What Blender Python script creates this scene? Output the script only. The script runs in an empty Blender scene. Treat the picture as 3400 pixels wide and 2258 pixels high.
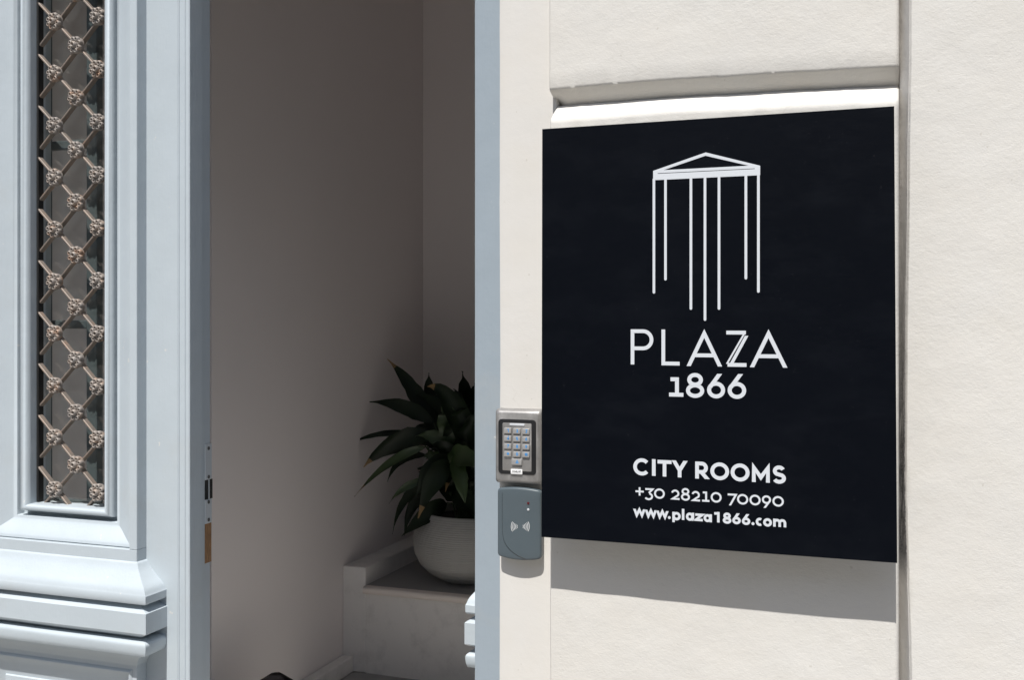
import bpy, math, random
from mathutils import Vector, noise
R = math.radians
random.seed(7)
scene = bpy.context.scene
COL = scene.collection
PI = math.pi

# ------------------------------------------------------------------ camera, sky, sun, exposure
F = 3500.0                       # focal length in photo pixels (photo 3400 x 2258)
PSI = math.atan(F / 9675.0)      # camera yaw to the left of the wall's normal
HOR = 1065.0                     # horizon row in the photo
CAMY, CAMZ = -1.824, 1.55        # facade block front is the plane Y = 0
cam_d = bpy.data.cameras.new('camera')
cam = bpy.data.objects.new('camera', cam_d); COL.objects.link(cam)
cam_d.sensor_width = 36.0
cam_d.lens = F / 3400.0 * 36.0
cam_d.shift_y = -(1129.0 - HOR) / 3400.0
cam_d.clip_start = 0.05; cam_d.clip_end = 2000
cam.location = (0, CAMY, CAMZ)
cam.rotation_euler = (R(90), 0, PSI)
scene.camera = cam

SUNV = Vector((0.02, -1.0, 1.80)).normalized()      # towards the sun
world = bpy.data.worlds.new('World'); scene.world = world
world.use_nodes = True
wn = world.node_tree.nodes; wl = world.node_tree.links
bg = wn['Background']
sky = wn.new('ShaderNodeTexSky'); sky.sky_type = 'NISHITA'; sky.sun_disc = False
sky.sun_elevation = math.asin(SUNV.z)
sky.sun_rotation = math.atan2(SUNV.x, SUNV.y)
wl.new(sky.outputs[0], bg.inputs[0])
bg.inputs[1].default_value = 0.08
sun_d = bpy.data.lights.new('sun', 'SUN'); sun_d.energy = 4.2; sun_d.angle = R(0.5); sun_d.color = (1.0, 0.975, 0.935)
sun = bpy.data.objects.new('sun', sun_d); COL.objects.link(sun)
sun.rotation_euler = SUNV.to_track_quat('Z', 'Y').to_euler(); sun.location = (0, -4, 6)
scene.view_settings.view_transform = 'Standard'
scene.view_settings.look = 'None'
scene.view_settings.exposure = 0.48
scene.view_settings.gamma = 1.0
scene.view_settings.use_curve_mapping = False
scene.render.engine = 'CYCLES'
scene.cycles.max_bounces = 14; scene.cycles.diffuse_bounces = 8; scene.cycles.glossy_bounces = 5
scene.cycles.transmission_bounces = 6; scene.cycles.use_denoising = True
scene.cycles.sample_clamp_indirect = 6.0

# ------------------------------------------------------------------ photo pixel -> place
CP, SP = math.cos(PSI), math.sin(PSI)
K = 3400.0 / 2361.0
def ray(u, v):
    a = (u - 1700.0) / F
    return (-SP + CP * a, CP + SP * a, -(v - HOR) / F)
def P(u, v, Y):                  # point of the pixel's ray on the plane Y = const
    d = ray(u, v); t = (Y - CAMY) / d[1]
    return Vector((d[0] * t, Y, CAMZ + d[2] * t))
def PX(u, v, X):                 # ... on the plane X = const
    d = ray(u, v); t = X / d[0]
    return Vector((X, CAMY + d[1] * t, CAMZ + d[2] * t))
def PZ(u, v, Z):                 # ... on the plane Z = const
    d = ray(u, v); t = (Z - CAMZ) / d[2]
    return Vector((d[0] * t, CAMY + d[1] * t, Z))
def Q(u, v, Y): return P(u * K, v * K, Y)

# ------------------------------------------------------------------ materials
def mat(name, col, rough=0.6, metal=0.0, spec=0.5):
    m = bpy.data.materials.new(name); m.use_nodes = True
    b = m.node_tree.nodes['Principled BSDF']
    b.inputs['Base Color'].default_value = (*col, 1); b.inputs['Roughness'].default_value = rough
    b.inputs['Metallic'].default_value = metal; b.inputs['Specular IOR Level'].default_value = spec
    return m
def nd(m, typ, **kw):
    n = m.node_tree.nodes.new(typ)
    for k, v in kw.items():
        if k.startswith('i_'):
            n.inputs[k[2:].replace('_', ' ')].default_value = v
        else: setattr(n, k, v)
    return n
def lk(m, a, b): m.node_tree.links.new(a, b)
def ramp(m, src, stops):
    r = nd(m, 'ShaderNodeValToRGB'); e = r.color_ramp.elements
    while len(e) < len(stops): e.new(0.5)
    for el, (p, c) in zip(e, stops):
        el.position = p; el.color = (*c, 1) if len(c) == 3 else c
    lk(m, src, r.inputs[0]); return r
def coords(m, scale=(1, 1, 1)):
    g = nd(m, 'ShaderNodeNewGeometry'); mp = nd(m, 'ShaderNodeMapping'); mp.inputs['Scale'].default_value = scale
    lk(m, g.outputs['Position'], mp.inputs['Vector']); return mp.outputs[0]
def noi(m, vec, scale, detail=3, rough=0.5):
    n = nd(m, 'ShaderNodeTexNoise'); n.inputs['Scale'].default_value = scale
    n.inputs['Detail'].default_value = detail; n.inputs['Roughness'].default_value = rough
    lk(m, vec, n.inputs['Vector']); return n.outputs['Fac']
def mixc(m, fac, a, b, mode='MIX'):
    x = nd(m, 'ShaderNodeMix', data_type='RGBA', blend_type=mode)
    for s, v in ((x.inputs[0], fac), (x.inputs[6], a), (x.inputs[7], b)):
        if hasattr(v, 'is_linked') or hasattr(v, 'links'): lk(m, v, s)
        else: s.default_value = v if not isinstance(v, tuple) else (*v, 1)
    return x.outputs[2]
def math_(m, op, a, b):
    x = nd(m, 'ShaderNodeMath', operation=op)
    for s, v in ((x.inputs[0], a), (x.inputs[1], b)):
        if hasattr(v, 'links'): lk(m, v, s)
        else: s.default_value = v
    return x.outputs[0]
def bump(m, hts, chain=None):
    b = None
    for h, st, dist in hts:
        n = nd(m, 'ShaderNodeBump'); n.inputs['Strength'].default_value = st; n.inputs['Distance'].default_value = dist
        lk(m, h, n.inputs['Height'])
        if b is not None: lk(m, b, n.inputs['Normal'])
        b = n.outputs['Normal']
    lk(m, b, m.node_tree.nodes['Principled BSDF'].inputs['Normal'])
def base(m): return m.node_tree.nodes['Principled BSDF'].inputs['Base Color']
def rgh(m): return m.node_tree.nodes['Principled BSDF'].inputs['Roughness']

def stucco(name, c0, c1, fine=1.0):
    m = mat(name, c0, 0.85, 0, 0.25)
    v = coords(m); vs = coords(m, (0.78, 1, 1.15))
    big = noi(m, v, 3.0, 4); mid = noi(m, v, 14.0, 4)
    c = mixc(m, big, c0, c1)
    patch = ramp(m, mid, [(0.45, (0, 0, 0)), (0.72, (1, 1, 1))]).outputs[0]
    c = mixc(m, math_(m, 'MULTIPLY', patch, 0.35), c, (c0[0] * .97, c0[1] * .955, c0[2] * .93))
    bl = ramp(m, noi(m, v, 1.6, 6, 0.68), [(0.42, (0, 0, 0)), (0.70, (1, 1, 1))]).outputs[0]
    c = mixc(m, math_(m, 'MULTIPLY', bl, 0.5), c, (c0[0] * .955, c0[1] * .925, c0[2] * .885))
    vo = nd(m, 'ShaderNodeTexVoronoi', feature='DISTANCE_TO_EDGE'); vo.inputs['Scale'].default_value = 4.2
    wv = nd(m, 'ShaderNodeTexNoise'); wv.inputs['Scale'].default_value = 11; wv.inputs['Detail'].default_value = 5; lk(m, v, wv.inputs['Vector'])
    va = nd(m, 'ShaderNodeVectorMath', operation='MULTIPLY_ADD'); lk(m, wv.outputs['Color'], va.inputs[0]); va.inputs[1].default_value = (.16, .16, .16); lk(m, v, va.inputs[2])
    lk(m, va.outputs[0], vo.inputs['Vector'])
    ck = ramp(m, vo.outputs[0], [(0.0, (1, 1, 1)), (0.006, (0, 0, 0))]).outputs[0]
    ckm = ramp(m, noi(m, v, 6.0, 2), [(0.60, (0, 0, 0)), (0.66, (1, 1, 1))]).outputs[0]
    ck = math_(m, 'MULTIPLY', ck, ckm)
    c = mixc(m, math_(m, 'MULTIPLY', ck, 0.3), c, (0.42, 0.39, 0.35))
    spk = noi(m, coords(m), 95.0, 1)
    spkm = ramp(m, spk, [(0.775, (0, 0, 0)), (0.80, (1, 1, 1))]).outputs[0]
    c = mixc(m, math_(m, 'MULTIPLY', spkm, 0.35), c, (0.38, 0.35, 0.30))
    lk(m, c, base(m))
    msk = ramp(m, noi(m, v, 5.5, 3), [(0.3, (.35,) * 3), (0.7, (1, 1, 1))]).outputs[0]; n1 = math_(m, 'MULTIPLY', noi(m, vs, 150.0, 4, 0.6), msk); n2 = noi(m, vs, 420.0, 2); n3 = noi(m, v, 24.0, 3)
    bump(m, [(n3, 0.34 * fine, 0.004), (n1, 0.36 * fine, 0.0016), (n2, 0.34 * fine, 0.0007)])
    return m
M = {}
M['stucco'] = stucco('rough stucco', (0.632, 0.614, 0.578), (0.600, 0.582, 0.550))
M['stucco_smooth'] = stucco('smooth stucco', (0.640, 0.620, 0.583), (0.610, 0.593, 0.569), 0.42)
M['joint'] = stucco('stained joint plaster', (0.548, 0.531, 0.506), (0.498, 0.481, 0.461), 0.8)
def mould(m):                                          # black mildew streak in the vertical joint
    b = base(m); src = b.links[0].from_socket
    g = nd(m, 'ShaderNodeNewGeometry'); s = nd(m, 'ShaderNodeSeparateXYZ'); lk(m, g.outputs['Position'], s.inputs[0])
    z = s.outputs[2]
    env = ramp(m, math_(m, 'MULTIPLY', math_(m, 'SUBTRACT', z, 0.9), 1.0),
               [(0.22, (0, 0, 0)), (0.27, (1, 1, 1)), (0.45, (1, 1, 1)), (0.58, (.7, .7, .7)), (0.90, (0, 0, 0))]).outputs[0]
    n = noi(m, coords(m, (6, 6, 1)), 22.0, 4, 0.65)
    k = math_(m, 'MULTIPLY', env, ramp(m, n, [(0.26, (0, 0, 0)), (0.50, (1, 1, 1))]).outputs[0])
    f = noi(m, coords(m), 600.0, 2)
    k = math_(m, 'MULTIPLY', k, ramp(m, f, [(0.3, (.45, .45, .45)), (0.6, (1, 1, 1))]).outputs[0])
    lk(m, mixc(m, k, src, (0.04, 0.04, 0.042)), b)
mould(M['joint'])
M['opp'] = stucco('cream plaster', (0.74, 0.69, 0.60), (0.68, 0.63, 0.55))
M['shutter'] = mat('grey blue shutter paint', (0.16, 0.20, 0.22), 0.6)
M['hall'] = mat('hall plaster', (0.80, 0.76, 0.73), 0.8, 0, 0.2)
m = M['hall']; v = coords(m)
lk(m, mixc(m, noi(m, v, 2.5, 4), (0.84, 0.795, 0.785), (0.79, 0.75, 0.74)), base(m))
bump(m, [(noi(m, v, 30, 3), 0.2, 0.002), (noi(m, v, 300, 2), 0.2, 0.0006)])

def paint(name, c, rough=0.38):
    m = mat(name, c, rough, 0, 0.5)
    v = coords(m); vg = coords(m, (1, 1, 0.12))
    n = noi(m, v, 9, 4)
    col = mixc(m, n, tuple(x * 0.95 for x in c), tuple(min(1, x * 1.04) for x in c))
    chip = ramp(m, noi(m, v, 38.0, 3, 0.6), [(0.735, (0, 0, 0)), (0.745, (1, 1, 1))]).outputs[0]
    col = mixc(m, math_(m, 'MULTIPLY', chip, 0.55), col, (0.66, 0.63, 0.58))
    dirt = ramp(m, noi(m, v, 5.0, 5, 0.7), [(0.55, (0, 0, 0)), (0.8, (1, 1, 1))]).outputs[0]
    col = mixc(m, math_(m, 'MULTIPLY', dirt, 0.3), col, (0.40, 0.39, 0.36))
    lk(m, col, base(m))
    rr = ramp(m, noi(m, v, 20, 3), [(0.3, (rough - .07,) * 3), (0.7, (rough + .1,) * 3)]); lk(m, rr.outputs[0], rgh(m))
    bump(m, [(noi(m, v, 16, 3), 0.3, 0.003), (noi(m, vg, 200, 3), 0.38, 0.0008), (noi(m, v, 110, 3), 0.22, 0.001)])
    return m
M['door'] = paint('pale blue grey gloss paint', (0.448, 0.498, 0.531))
M['frame'] = paint('mid blue grey frame paint', (0.295, 0.344, 0.386), 0.45)
M['casement'] = paint('dark grey green paint', (0.10, 0.12, 0.125), 0.4)

m = M['iron'] = mat('weathered bronze iron', (0.25, 0.2, 0.16), 0.62, 0.25)
v = coords(m)
oi = nd(m, 'ShaderNodeObjectInfo')
rust = ramp(m, math_(m, 'ADD', noi(m, v, 60, 4, 0.6), math_(m, 'MULTIPLY', oi.outputs['Random'], 0.12)), [(0.45, (0.27, 0.245, 0.225)), (0.64, (0.29, 0.245, 0.21)), (0.78, (0.33, 0.21, 0.145))])
lk(m, rust.outputs[0], base(m))
bump(m, [(noi(m, v, 350, 3), 0.2, 0.0006)])
m = M['iron_bar'] = mat('rusty grey iron bar', (0.2, 0.17, 0.15), 0.6, 0.35)
v = coords(m)
lk(m, ramp(m, noi(m, v, 45, 4, 0.6), [(0.35, (0.20, 0.175, 0.155)), (0.6, (0.25, 0.20, 0.165)), (0.75, (0.30, 0.19, 0.13))]).outputs[0], base(m))
bump(m, [(noi(m, v, 400, 3), 0.35, 0.0006)])
M['black'] = mat('matt black', (0.012, 0.012, 0.012), 0.6)

m = M['sign'] = mat('satin black navy panel', (0.0012, 0.0022, 0.0045), 0.5, 0, 0.08)
v = coords(m)
sm = ramp(m, noi(m, coords(m, (1, 1, 2.2)), 7, 6, 0.65), [(0.48, (0, 0, 0)), (0.8, (1, 1, 1))]).outputs[0]
sp = ramp(m, noi(m, v, 130, 1), [(0.765, (0, 0, 0)), (0.79, (1, 1, 1))]).outputs[0]
c_ = mixc(m, noi(m, v, 4, 4), (0.0010, 0.0018, 0.0040), (0.0018, 0.0028, 0.0054))
c_ = mixc(m, math_(m, 'MULTIPLY', sm, 0.5), c_, (0.007, 0.0085, 0.012))
lk(m, mixc(m, math_(m, 'MULTIPLY', sp, 0.10), c_, (0.05, 0.05, 0.055)), base(m))
scr = ramp(m, noi(m, coords(m, (1, 1, 14)), 60, 3), [(0.3, (.45,) * 3), (0.7, (.58,) * 3)]); lk(m, scr.outputs[0], rgh(m))
M['letter'] = mat('white acrylic', (0.598, 0.622, 0.656), 0.4)
M['signside'] = mat('white sign case edge', (0.7, 0.69, 0.66), 0.5)

m = M['steel'] = mat('brushed steel', (0.42, 0.40, 0.38), 0.42, 0.5)
v = coords(m, (40, 1, 1))
lk(m, ramp(m, noi(m, coords(m), 35, 5, 0.65), [(0.32, (0.24, 0.232, 0.225)), (0.60, (0.33, 0.32, 0.31)), (0.78, (0.52, 0.50, 0.49))]).outputs[0], base(m))
rr = ramp(m, noi(m, v, 30, 3), [(0.3, (.36,) * 3), (0.7, (.52,) * 3)]); lk(m, rr.outputs[0], rgh(m))
bump(m, [(noi(m, coords(m), 160, 3), 0.15, 0.0006)])
M['key'] = mat('cast key metal', (0.44, 0.43, 0.42), 0.38, 0.45)
M['keyblue'] = mat('pale blue key legend', (0.07, 0.26, 0.55), 0.4)
M['bezel'] = mat('black bezel plastic', (0.012, 0.012, 0.013), 0.35)
M['led'] = mat('clear light bar', (0.55, 0.57, 0.6), 0.25)
m = M['plastic'] = mat('dark blue grey plastic', (0.075, 0.11, 0.13), 0.42)
bump(m, [(noi(m, coords(m), 700, 2), 0.12, 0.0004)])
lk(m, mixc(m, noi(m, coords(m), 25, 4), (0.070, 0.092, 0.105), (0.082, 0.104, 0.118)), base(m))
M['plasticbase'] = mat('light grey plastic', (0.55, 0.55, 0.53), 0.5)
M['white'] = mat('white print', (0.78, 0.78, 0.78), 0.5)
M['redlamp'] = mat('dark red indicator', (0.10, 0.01, 0.012), 0.2)
M['plate'] = mat('galvanised lock plate', (0.56, 0.60, 0.63), 0.45, 0.3)
M['screw'] = mat('dull screw steel', (0.12, 0.115, 0.11), 0.4, 0.7)
m = M['wood'] = mat('bare splintered wood', (0.3, 0.17, 0.08), 0.8)
lk(m, ramp(m, noi(m, coords(m, (14, 14, 1)), 40, 4, 0.6), [(0.3, (0.10, 0.065, 0.04)), (0.55, (0.30, 0.16, 0.07)), (0.75, (0.36, 0.25, 0.16))]).outputs[0], base(m))

m = M['marble'] = mat('worn grey marble', (0.5, 0.48, 0.46), 0.5)
v = coords(m)
lk(m, mixc(m, math_(m, 'MULTIPLY', ramp(m, noi(m, v, 11, 6, 0.7), [(0.5, (0, 0, 0)), (0.68, (1, 1, 1))]).outputs[0], 0.5), mixc(m, noi(m, v, 3, 4), (0.82, 0.80, 0.78), (0.76, 0.74, 0.72)), (0.56, 0.545, 0.53)), base(m))
bump(m, [(noi(m, v, 60, 3), 0.15, 0.001)])
m = M['nosing'] = mat('warm marble tread', (0.50, 0.44, 0.39), 0.45)
lk(m, mixc(m, noi(m, coords(m), 9, 5), (0.84, 0.76, 0.70), (0.76, 0.70, 0.65)), base(m))
m = M['pot'] = mat('ribbed grey ceramic', (0.33, 0.325, 0.305), 0.75)
lk(m, mixc(m, noi(m, coords(m), 30, 4), (0.42, 0.415, 0.395), (0.36, 0.355, 0.34)), base(m))
M['tread'] = mat('shade-darkened tread stone', (0.32, 0.315, 0.31), 0.55)  # stone darkened to carry the tread's shade in its colour
M['floor'] = mat('polished pale marble floor', (0.78, 0.75, 0.71), 0.35)
M['soil'] = mat('dark potting soil', (0.02, 0.015, 0.011), 0.95)
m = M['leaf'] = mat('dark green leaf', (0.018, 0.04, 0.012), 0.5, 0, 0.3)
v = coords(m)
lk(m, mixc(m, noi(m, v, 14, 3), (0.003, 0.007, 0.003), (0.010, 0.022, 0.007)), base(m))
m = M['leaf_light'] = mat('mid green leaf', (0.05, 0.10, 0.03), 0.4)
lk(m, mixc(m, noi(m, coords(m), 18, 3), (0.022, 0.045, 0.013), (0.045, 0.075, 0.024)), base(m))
M['leaf_tip'] = mat('dry yellow leaf tip', (0.22, 0.14, 0.06), 0.7)
M['stem'] = mat('green stem', (0.03, 0.055, 0.018), 0.5)
M['bag'] = mat('black bag fabric', (0.006, 0.005, 0.006), 0.85, 0, 0.15)
m = M['paving'] = mat('pale stone paving', (0.42, 0.40, 0.37), 0.85)
v = coords(m)
lk(m, mixc(m, noi(m, v, 2.0, 5), (0.31, 0.295, 0.275), (0.25, 0.24, 0.225)), base(m))
bump(m, [(noi(m, v, 50, 4), 0.3, 0.003)])
m = M['glass'] = bpy.data.materials.new('window glass'); m.use_nodes = True
nt = m.node_tree; nt.nodes.remove(nt.nodes['Principled BSDF'])
tr = nt.nodes.new('ShaderNodeBsdfTransparent'); tr.inputs[0].default_value = (0.93, 0.94, 0.93, 1)
gl = nt.nodes.new('ShaderNodeBsdfGlossy'); gl.inputs['Roughness'].default_value = 0.02
fr = nt.nodes.new('ShaderNodeFresnel'); gb = nt.nodes.new('ShaderNodeNewGeometry'); mr = nt.nodes.new('ShaderNodeMapRange')      # rays leave the unrefracted sheet as they enter it
mr.inputs['To Min'].default_value = 1.5; mr.inputs['To Max'].default_value = 1 / 1.5
lk(m, gb.outputs['Backfacing'], mr.inputs['Value']); lk(m, mr.outputs[0], fr.inputs[0])
mx = nt.nodes.new('ShaderNodeMixShader')
lk(m, fr.outputs[0], mx.inputs[0]); lk(m, tr.outputs[0], mx.inputs[1]); lk(m, gl.outputs[0], mx.inputs[2])
du = nt.nodes.new('ShaderNodeBsdfDiffuse'); du.inputs[0].default_value = (0.40, 0.38, 0.34, 1)     # thin dust film added to lighten the dark pane
m2 = nt.nodes.new('ShaderNodeMixShader'); dn = noi(m, coords(m), 9, 4)
lk(m, ramp(m, dn, [(0.3, (.004,) * 3), (0.75, (.012,) * 3)]).outputs[0], m2.inputs[0])
lk(m, mx.outputs[0], m2.inputs[1]); lk(m, du.outputs[0], m2.inputs[2])
lk(m, m2.outputs[0], nt.nodes['Material Output'].inputs[0])

# ------------------------------------------------------------------ object helpers
ORG = {}
def thing(name, label, cat, loc, group=None):
    o = bpy.data.objects.new(name, None); COL.objects.link(o)
    o.location = loc; o.empty_display_size = 0.05
    o['label'] = label; o['category'] = cat
    if group: o['group'] = group
    ORG[o.name] = Vector(loc); return o
def obj(name, vs, fs, material, parent=None, smooth=False, sharp=35):
    org = ORG[parent.name] if parent else Vector((0, 0, 0))
    me = bpy.data.meshes.new(name)
    me.from_pydata([tuple(Vector(v) - org) for v in vs], [], fs); me.update()
    mats = material if isinstance(material, (list, tuple)) else [material]
    for mm in mats: me.materials.append(M[mm])
    if smooth:
        me.polygons.foreach_set('use_smooth', [True] * len(me.polygons))
        me.set_sharp_from_angle(angle=R(sharp))
    o = bpy.data.objects.new(name, me); COL.objects.link(o)
    if parent: o.parent = parent
    ORG[o.name] = org
    return o
class MB:
    def __init__(s): s.v = []; s.f = []
    def add(s, vs, fs):
        b = len(s.v); s.v += [Vector(x) for x in vs]; s.f += [tuple(i + b for i in f) for f in fs]; return s
    def box(s, x0, x1, y0, y1, z0, z1, bev=0.0):
        if bev <= 0:
            vs = [(x, y, z) for x in (x0, x1) for y in (y0, y1) for z in (z0, z1)]
            return s.add(vs, [(0, 1, 3, 2), (4, 6, 7, 5), (0, 4, 5, 1), (2, 3, 7, 6), (0, 2, 6, 4), (1, 5, 7, 3)])
        b = bev; vs = []; idx = {}
        for ix, x in enumerate((x0, x1)):
            for iy, y in enumerate((y0, y1)):
                for iz, z in enumerate((z0, z1)):
                    sx, sy, sz = (1 - 2 * ix) * b, (1 - 2 * iy) * b, (1 - 2 * iz) * b
                    idx[ix, iy, iz] = len(vs); vs += [(x, y + sy, z + sz), (x + sx, y, z + sz), (x + sx, y + sy, z)]
        fs = []
        for i in (0, 1):
            fs.append([idx[i, a, c] for a, c in ((0, 0), (0, 1), (1, 1), (1, 0))])
            fs.append([idx[a, i, c] + 1 for a, c in ((0, 0), (0, 1), (1, 1), (1, 0))])
            fs.append([idx[a, c, i] + 2 for a, c in ((0, 0), (0, 1), (1, 1), (1, 0))])
        for i in (0, 1):
            for j in (0, 1):
                fs.append([idx[i, j, 0], idx[i, j, 1], idx[i, j, 1] + 1, idx[i, j, 0] + 1])
                fs.append([idx[i, 0, j], idx[i, 1, j], idx[i, 1, j] + 2, idx[i, 0, j] + 2])
                fs.append([idx[0, i, j] + 1, idx[1, i, j] + 1, idx[1, i, j] + 2, idx[0, i, j] + 2])
        for k in idx.values(): fs.append([k, k + 1, k + 2])
        return s.add(vs, fs)
    def grid(s, rows, closed=False):
        n = len(rows[0]); vs = [p for r in rows for p in r]; fs = []
        for i in range(len(rows) - 1):
            for j in range(n if closed else n - 1):
                k = (j + 1) % n
                fs.append((i * n + j, i * n + k, (i + 1) * n + k, (i + 1) * n + j))
        return s.add(vs, fs)
    def tube(s, pts, r, n=8, caps=True):
        pts = [Vector(p) for p in pts]; rows = []
        for i, p in enumerate(pts):
            t = (pts[min(i + 1, len(pts) - 1)] - pts[max(i - 1, 0)]).normalized()
            a = t.cross(Vector((0, 0, 1))) if abs(t.z) < .95 else t.cross(Vector((0, 1, 0)))
            a.normalize(); b = t.cross(a); rr = r[i] if isinstance(r, (list, tuple)) else r
            rows.append([p + (a * math.cos(2 * PI * k / n) + b * math.sin(2 * PI * k / n)) * rr for k in range(n)])
        b0 = len(s.v); s.grid(rows, True)
        if caps:
            s.f.append(tuple(b0 + k for k in range(n))[::-1]); e = b0 + (len(rows) - 1) * n
            s.f.append(tuple(e + k for k in range(n)))
        return s
    def build(s, name, material, parent=None, smooth=False, sharp=35):
        o = obj(name, s.v, s.f, material, parent, smooth, sharp)
        import bmesh
        bm = bmesh.new(); bm.from_mesh(o.data); bmesh.ops.recalc_face_normals(bm, faces=bm.faces); bm.to_mesh(o.data); bm.free()
        if smooth: o.data.set_sharp_from_angle(angle=R(sharp))
        return o
def part_box(name, material, parent, *a, bev=0.0): return MB().box(*a, bev=bev).build(name, material, parent)
def tag(o, label=None, cat=None, group=None, kind=None):
    for k, v in (('label', label), ('category', cat), ('group', group), ('kind', kind)):
        if v: o[k] = v
    return o
def rrect(w, h, r, n=6):
    pts = []
    for cx, cz, a0 in ((w / 2 - r, h / 2 - r, 0), (-w / 2 + r, h / 2 - r, 90), (-w / 2 + r, -h / 2 + r, 180), (w / 2 - r, -h / 2 + r, 270)):
        for i in range(n + 1):
            a = R(a0 + 90 * i / n); pts.append((cx + r * math.cos(a), cz + r * math.sin(a)))
    return pts
def plate(mb, cx, cz, w, h, r, yb, yf, bev=0.001, n=6, bow=0.0):
    rings = []
    for (ins, y) in ((0, yb), (0, yf + bev), (bev * .3, yf + bev * .3), (bev, yf)):
        rings.append([(cx + x, y, cz + z) for x, z in rrect(w - 2 * ins, h - 2 * ins, max(r - ins, .0002), n)])
    mb.grid(rings, True)
    k = len(rings[0]); e = len(mb.v) - k
    mb.f.append(tuple(range(e, e + k))); mb.f.append(tuple(range(e - 3 * k, e - 2 * k))[::-1])
    return mb
def nz(x, y, z=0.0): return noise.noise(Vector((x, y, z)))

# ------------------------------------------------------------------ ground
g = MB().box(-300, 300, -300, 300, -0.2, 0.0).build('street_paving', 'paving'); tag(g, 'pale stone street paving before the doorway', 'paving', kind='structure')

# unseen house added behind the camera to cut sky light and fill reflections
oh = thing('unseen_opposite_house', 'unseen cream plastered house added across the street with shuttered windows', 'house', (0, -9.0, 0))
part_box('wall', 'opp', oh, -14, 14, -9.3, -9.0, 0, 7.0)
for x in (-9, -5.4, -1.8, 1.8, 5.4, 9):
    for z in (1.0, 4.3):
        wd = part_box('window', 'casement', oh, x - .5, x + .5, -8.999, -8.94, z, z + 1.7, bev=.01)
        for sx in (-1, 1): part_box('shutter', 'shutter', wd, x + sx * .8 - .28, x + sx * .8 + .28, -8.998, -8.95, z - .02, z + 1.72, bev=.01)
part_box('cornice', 'opp', oh, -14.1, 14.1, -9.4, -8.85, 7.0, 7.25)

# ------------------------------------------------------------------ facade
YS = 0.045                                   # door surround plane
XC = P(1653, 1100, YS).x                     # wall corner beside the door frame
XB = P(1826, 1100, 0.0).x                    # left edge of the sign's block
XBR = P(2984, 1100, 0.0).x                   # right edge of that block
TOPZ = 4.2
HEADZ = 2.55
DXL, DXR = -2.19, XC                         # masonry opening of the doorway
fac = thing('house_facade', 'off-white stucco house front with grooved blocks beside the doorway', 'wall', (-0.2, 0.1, 0))

# smooth flat surround between door frame and blocks
mb = MB(); rows = []
zs = [TOPZ * i / 90 for i in range(91)]
for z in zs:
    xl = XC + 0.0016 * nz(z * 3, 5) + .0006 * nz(z * 25, 1)
    row = [(xl + 0.012, 0.30, z), (xl, YS + 0.011, z), (xl + .003, YS + .003, z), (xl + 0.012, YS, z)]
    for t in (0.25, .5, .75): 
        x = xl + (XB - xl) * t; row.append((x, YS + 0.0016 * nz(x * 6, z * 5), z))
    row += [(XB - 0.002, YS, z), (XB, YS + 0.004, z), (XB, 0.30, z)]
    rows.append(row)
mb.grid(rows); mb.build('door_surround', 'stucco_smooth', fac, True, 50)

# blocks beside the door: upper one with a downward facing edge, lower one with an upward facing edge
zg = lambda x: None
uL, uR = P(1823, 297, 0.02), P(2979, 214, 0.02)
def edgeZ(x):                                # photo's wavy lower edge of the upper block
    t = (x - uL.x) / (uR.x - uL.x)
    return uL.z + (uR.z - uL.z) * t + 0.0030 * math.sin(t * PI * 1.15 + .3) + 0.0018 * nz(x * 9, 2) + 0.0007 * nz(x * 60, 4)
def bev_block(prof_fn, name, xa, xb, n, material):
    mb = MB(); rows = []
    for i in range(n + 1):
        x = xa + (xb - xa) * i / n
        rows.append(prof_fn(x))
    k = len(rows[0])
    # rounded right end, square left end
    def shifted(row, dx, dy): return [(p[0] + dx, p[1] + dy, p[2]) for p in row]
    last = rows[-1]
    rows += [shifted(last, .003, .0012), shifted(last, .0055, .004), shifted(last, .007, .009), [(p[0] + .0075, max(p[1], .06), p[2]) for p in last]]
    first = rows[0]
    rows = [[(p[0], max(p[1], .10), p[2]) for p in first], shifted(first, 0, .0025), shifted(first, .002, 0)] + rows[1:]
    mb.grid(rows)
    return mb.build(name, material, fac, True, 42)
def ysurf(x, z, a=0.0022): return a * nz(x * 4.2, z * 4.2, 3) + a * .5 * nz(x * 13, z * 13, 8)
XU = P(1823, 297, .02).x
def prof_up(x):
    e = edgeZ(x); r = []
    for i in range(46):
        z = TOPZ - (TOPZ - e - .004) * (i / 45) ** .6
        r.append((x, 0.02 + ysurf(x, z), z))
    y0 = 0.02 + ysurf(x, e); dk = .035 * math.exp(-((x - XU) / .014) ** 2)
    r += [(x, y0 + .0012, e + .0012 * nz(x * 50, 9)), (x, y0 + .004, e - .0022)]
    for i in range(1, 9):
        t = i / 8; r.append((x, y0 + .004 + (.024 + dk) * t, e - .0022 - .0225 * t + .001 * nz(x * 25, t * 3)))
    r.append((x, .0525 + dk, e - .028))
    return r
bev_block(prof_up, 'upper_block', XU, XBR - .006, 150, 'stucco')
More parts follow.
